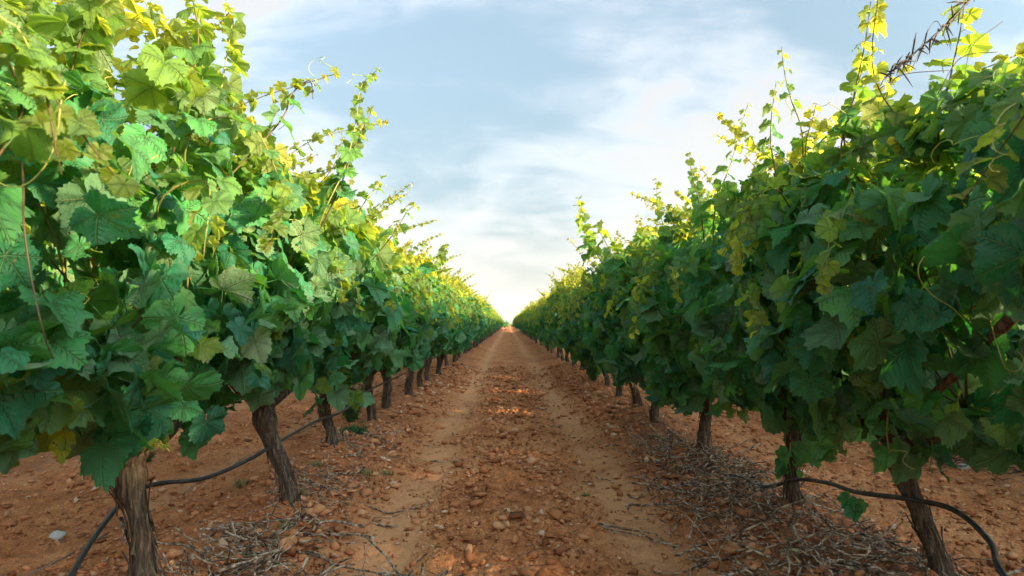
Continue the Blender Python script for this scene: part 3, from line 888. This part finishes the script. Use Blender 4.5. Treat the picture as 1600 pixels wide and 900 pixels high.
def twig_heap(label, spots, n_single, n_mass, group, mat=None):
    """spots: (x, y, radius x, radius y, height, weight)"""
    c = np.array([[s[0], s[1]] for s in spots]).mean(0)
    e = link('twig_heap', None, None, label, 'twig heap', group)
    e.location = (c[0], c[1], float(ground_z(c[:1], c[1:])[0]))
    w = np.array([s[5] for s in spots], float); w /= w.sum()
    mass = MB()
    for k in range(n_single + n_mass):
        s = spots[int(tw_.choice(len(spots), p=w))]
        dx, dy = tw_.normal(0, .5), tw_.normal(0, .5)
        x, y = s[0] + dx * s[2], s[1] + dy * s[3]
        lift = s[4] * math.exp(-(dx * dx + dy * dy)) * tw_.random()
        ln = float(np.clip(tw_.lognormal(math.log(.17), .5), .05, .45)); rad = tw_.uniform(.0018, .0050)
        if k < n_single: ln *= 1.6; rad = tw_.uniform(.0040, .0085); lift = s[4] * math.exp(-(dx * dx + dy * dy)) * tw_.uniform(.3, 1)
        p = twig_path(x, y, lift, ln) - np.array(e.location)
        if k < n_single:
            mb = MB(); mb.tube(p, np.linspace(rad, rad * .5, 7), 5)
            q = p[4]; mb.tube(np.array([q, q + tw_.normal(0, .03, 3), q + tw_.normal(0, .06, 3)]), [rad * .6, rad * .5, rad * .3], 4)
            link('twig', mb.mesh('twig', TWIG_M), e)
        else: mass.tube(p, np.linspace(rad, rad * .55, 7), 4, False)
    link('twig_litter', mass.mesh('twig_litter', mat or TWIG_M), e, kind='stuff')

G = 'heaps of pruned twigs'
twig_heap('long tangled heap of grey pruned twigs under the shaded row', [(1.35, 3.0, .38, .5, .10, 2.2), (1.25, 3.7, .42, .5, .12, 2.6), (1.3, 4.5, .4, .5, .10, 2), (1.2, 5.4, .3, .6, .06, 1), (1.55, 2.6, .35, .3, .07, 1), (1.0, 2.75, .3, .3, .04, .7)], 130, 330, G)
twig_heap('heap of pruned twigs at the foot of the thick gnarled trunk', [(-1.02, 2.72, .28, .22, .08, 1.6), (-1.25, 3.1, .25, .3, .06, 1), (-1.3, 2.55, .2, .2, .04, .5), (-1.05, 3.3, .2, .3, .03, .5)], 45, 100, G)
twig_heap('thin scatter of pruned twigs lying on the wheel track edge', [(-.48, 2.68, .24, .14, .035, 1.5), (-.55, 2.85, .3, .2, .02, .6)], 26, 45, G)
twig_heap('dark heap of brush under the next row over beyond the tilted trunk', [(4.3, 5.9, .5, .8, .45, 2), (4.3, 7.6, .5, .9, .30, 1), (3.9, 4.9, .5, .6, .12, .6)], 24, 800, G, DRY)
twig_heap('sparse pruned twigs strewn beneath the slender crooked trunk', [(-1.15, 4.1, .3, .7, .03, 1), (-1.2, 5.6, .3, .8, .03, .8)], 24, 110, G)
# loose sticks lying by themselves
for k, (px, py, ln, az) in enumerate([(640, 775, .42, .6), (930, 800, .30, 1.9), (700, 705, .3, .1), (985, 815, .45, 2.5), (1010, 760, .3, .4), (860, 660, .3, .3), (760, 640, .35, .2)]):
    x, y, z = on_ground(px, py)
    mb = MB(); mb.tube(twig_path(x, y, .006, ln, az), np.linspace(.006, .003, 7), 5)
    link('fallen_stick', mb.mesh('fallen_stick', TWIG_M), None, ['long dead stick across the sunlit side wheel track', 'short dead stick on the cloddy centre strip', 'dead stick on the inner edge of the sunlit wheel track', 'long bent stick on the shaded side wheel track beside the twig heap', 'dead stick touching the edge of the long twig heap', 'dead stick on the shaded wheel track near the bowed trunk', 'dead stick on the centre strip level with the bowed trunk'][k], 'stick', 'sticks lying in the aisle')

# ------------------------------------------------------------------ drip hoses
def hose(name, pts, rad, mat, label, cat, n=10, seg=10):
    mb = MB(); mb.tube(spline(pts, n), rad, seg); return link(name, mb.mesh(name, mat), None, label, cat)
gz = lambda x, y: float(ground_z(np.array([x]), np.array([y]))[0])
hose('drip_hose', [(-1.25, 1.5, .06), at(118, 905, 1.95), at(160, 835, 2.25), at(205, 778, 2.58), at(250, 752, 2.75), at(330, 742, 3.0), at(400, 712, 3.3), at(440, 688, 3.66), at(500, 655, 4.6), at(540, 640, 5.2), at(580, 608, 6.4), at(622, 588, 7.6), at(660, 568, 10), (-1.38, 16, .35)],
     .0095, HOSE, 'black drip hose slung from trunk to trunk along the sunlit row', 'hose')
hose('drip_hose', [(1.42, 1.35, .03), at(1568, 910, 1.84), at(1535, 840, 2.05), at(1480, 792, 2.25), at(1410, 776, 2.42), at(1330, 765, 2.75), at(1290, 752, 3.0), at(1240, 746, 3.28), at(1190, 757, 3.6), (1.44, 4.0, gz(1.44, 4.0) + .05), (1.45, 4.5, gz(1.45, 4.5) + .02), (1.5, 6, gz(1.5, 6) + .02)],
     .0095, HOSE, 'black drip hose looping past the tilted trunk of the shaded row', 'hose')
pts = []
for y in np.arange(1.5, 9, .35): x = -2.16 + .03 * math.sin(y * 2.1); pts.append((x, y, gz(x, y) + .006))
hose('grey_string', pts, .0035, STRING, 'thin grey line lying on the soil behind the sunlit row', 'line', 4, 6)

# ------------------------------------------------------------------ bare arm and dried shoot of the shaded row's first vine
V0 = by_key['B', 0]
def vine_obj(label): return next(o for o in C.objects if o.get('label') == label)
e0 = vine_obj(V0['label'])
mb = MB(); p = spline([at(1450, 622, 2.05), at(1470, 604, 1.98), at(1515, 565, 1.85), at(1570, 510, 1.72), at(1630, 450, 1.6)], 6) - V0['base']
mb.tube(p, np.linspace(.011, .019, len(p)), 9)
link('bare_arm', mb.mesh('bare_arm', BARK), e0, 'bare brown woody arm')
mb = MB(); dr = np.random.default_rng(8)
p = spline([at(1400, 108, 2.0), at(1425, 88, 2.0), at(1462, 58, 2.0), at(1510, 14, 2.0), at(1560, -40, 2.0)], 8) - V0['base']
mb.tube(p, np.linspace(.0012, .004, len(p)), 5)
for q in p[::2]:
    for _ in range(4):
        d = dr.normal(0, 1, 3) * np.array([.022, .022, .026]); mb.tube(np.array([q, q + d * .6 + [0, 0, -.004], q + d + [0, 0, -.012]]), [.0025, .003, .0008], 4)
for a, b, c in [((1395, 150), (1420, 110), (1500, 100)), ((1500, 60), (1480, 20), (1440, 100)), ((1590, 20), (1540, 60), (1525, 110)), ((1480, 140), (1520, 80), (1580, 70))]:
    mb.tube(spline([at(*a, 2.02), at(*b, 2.0), at(*c, 1.98)], 6) - V0['base'], .0013, 4)
link('dried_shoot', mb.mesh('dried_shoot', DRY), e0, 'dried black tendrils and shrivelled shoot')

# long tendrils and stems that hang in front of the leaves
eA = vine_obj(by_key['A', 0]['label']); eB = vine_obj(by_key['B', 1]['label']); VA, VB = by_key['A', 0], by_key['B', 1]
for ee, VV, Y, rad, mat, nm, pix in [
    (eA, VA, 1.22, .0016, TENDRIL, 'tendril', [(92, 120), (86, 160), (82, 205), (70, 250), (40, 285), (8, 290), (-30, 270)]), (eA, VA, 1.22, .0022, CANE_BROWN, 'cane', [(28, 250), (33, 295), (36, 350), (50, 430), (74, 522), (90, 560)]),
    (eB, VB, 1.62, .0015, TENDRIL, 'tendril', [(1560, 290), (1530, 315), (1500, 360), (1450, 400), (1440, 430), (1460, 460), (1490, 480), (1510, 500)]),
    (eB, VB, 1.55, .0012, TENDRIL, 'tendril', [(1550, 500), (1560, 540), (1572, 575), (1592, 578), (1600, 560), (1590, 548)])]:
    mb = MB(); n_ = len(pix)
    p = spline([at(a, b, Y * (1.14 if k == 0 or (k == n_ - 1 and nm == 'cane') else 1.0)) for k, (a, b) in enumerate(pix)], 7) - VV['base']
    mb.tube(p, np.linspace(rad, rad * .6, len(p)), 6)
    link(nm, mb.mesh(nm, mat), ee)

# ------------------------------------------------------------------ stake, weeds, grass, dried leaf
x, y, z = on_ground(611, 641)
mb = MB(); mb.tube(np.array([(x, y, z - .1), (x, y, z + .5), (x + .01, y, z + 1.25)]), .018, 8)
link('thin_stake', mb.mesh('thin_stake', STAKE), None, 'thin grey stake standing in the sunlit row', 'stake')

def blades(mb, r, n, rx, h, wid, spread=.8, base=(0, 0, 0)):
    for _ in range(n):
        a = r.uniform(0, 6.28); q = r.random() ** .6 * rx
        b = np.array(base) + [math.cos(a) * q, math.sin(a) * q, 0]; hh = h * r.uniform(.5, 1.1); d = np.array([math.cos(a + r.normal(0, .6)), math.sin(a + r.normal(0, .6)), 0]) * spread * hh
        s = np.array([-d[1], d[0], 0]); s = s / (np.linalg.norm(s) + 1e-6) * wid
        p1 = b + d * .35 + [0, 0, hh * .6]; p2 = b + d + [0, 0, hh * .85]
        mb.add([b - s, b + s, p1 - s * .8, p1 + s * .8, p2], [(0, 1, 3), (0, 3, 2), (2, 3, 4)])

def feathery_weed(px, py, h, w, label, n=46):
    x, y, z = on_ground(px, py); r = np.random.default_rng(px)
    e = link('feathery_weed', None, None, label, 'weed', 'weeds at the foot of the vines'); e.location = (x, y, z)
    st = MB(); lf = MB()
    for k in range(n):
        a = r.uniform(0, 6.28); d = np.array([math.cos(a), math.sin(a), 0]) * w * r.random()
        p = spline([(0, 0, -.01), d * .5 + [0, 0, h * .55 * r.uniform(.6, 1)], d + [0, 0, h * r.uniform(.5, 1.05)]], 6)
        st.tube(p, np.linspace(.003, .001, len(p)), 3, False)
        for q in p[3:]:
            for _ in range(5):
                v = r.normal(0, 1, 3) * .026; s = unit(np.cross(v, r.normal(0, 1, 3))) * .004
                lf.add([q, q + v * .5 + s, q + v, q + v * .5 - s], [(0, 1, 2), (0, 2, 3)])
    link('stem', st.mesh('stem', WEED), e, kind='stuff'); link('foliage', lf.mesh('foliage', WEED, False), e, kind='stuff')
feathery_weed(552, 668, .40, .22, 'tall feathery dark green weed behind the straight trunk', 60)
feathery_weed(556, 692, .06, .15, 'low green weed mat on the soil by the straight trunk', 50)
feathery_weed(240, 712, .20, .10, 'small feathery weed behind the thick gnarled trunk', 20)
feathery_weed(925, 604, .42, .22, 'bushy green weed at the foot of the shaded row', 50)
gr_ = np.random.default_rng(9)
TUFT = ['between the thick gnarled trunk and the crooked one', 'on the aisle side of the slender crooked trunk', 'just past the slender crooked trunk', 'at the wheel track edge before the straight trunk', 'among the twigs by the thick gnarled trunk', 'on the stony bank beside the twig scatter',
        'in the wheel track of the sunlit side', 'at the foot of the bowed trunk', 'past the heap of twigs in the shaded row', 'in the wheel track of the shaded side', 'on the stony bank before the straight trunk']
for tk, (px, py, h, w) in enumerate([(385, 762, .07, .10), (470, 800, .06, .08), (500, 742, .05, .10), (575, 742, .05, .08), (380, 890, .06, .06), (455, 830, .05, .05), (610, 735, .035, .08), (968, 640, .06, .1), (1020, 690, .05, .08), (915, 765, .035, .05), (530, 720, .05, .09)]):
    x, y, z = on_ground(px, py); mb = MB(); blades(mb, gr_, 52, w * .6, h, .0022)
    o = link('grass_tuft', mb.mesh('grass_tuft', GRASS, False), None, 'sparse tuft of short grass ' + TUFT[tk], 'grass tuft', 'grass tufts between the vines'); o.location = (x, y, z)
# dried leaf among the twigs
x, y, z = on_ground(1238, 882)
o = link('dried_leaf', mesh_from('dried_leaf', SHAPE0[3][0] * np.array([1, 1, 1.6]), SHAPE0[3][1], DRY_LEAF), None, 'curled pale yellow dried leaf lying on the pruned twigs', 'dried leaf')
o.location = (x, y, z + .05); o.scale = (.045,) * 3; o.rotation_euler = (.3, .2, 1.2)
# ------------------------------------------------------------------ the air: thin haze round the whole place
def build_haze():
    import bmesh
    bm = bmesh.new(); bmesh.ops.create_cube(bm, size=1)
    for q in bm.verts: q.co = (q.co.x * 13000, q.co.y * 13000, -4.0 + (q.co.z + .5) * 124.0)
    me = bpy.data.meshes.new('haze'); bm.to_mesh(me); bm.free()
    m = bpy.data.materials.new('haze'); m.use_nodes = True; t = NT(m.node_tree)
    v = t.add('ShaderNodeVolumePrincipled'); v.inputs['Color'].default_value = (.86, .92, 1, 1); v.inputs['Density'].default_value = 1.6e-4
    o = t.add('ShaderNodeOutputMaterial'); t.l.new(v.outputs[0], o.inputs['Volume'])
    me.materials.append(m)
    link('haze', me, None, kind='stuff')
build_haze()
print('objects', len(C.objects), 'tris', sum(len(m.polygons) for m in bpy.data.meshes))
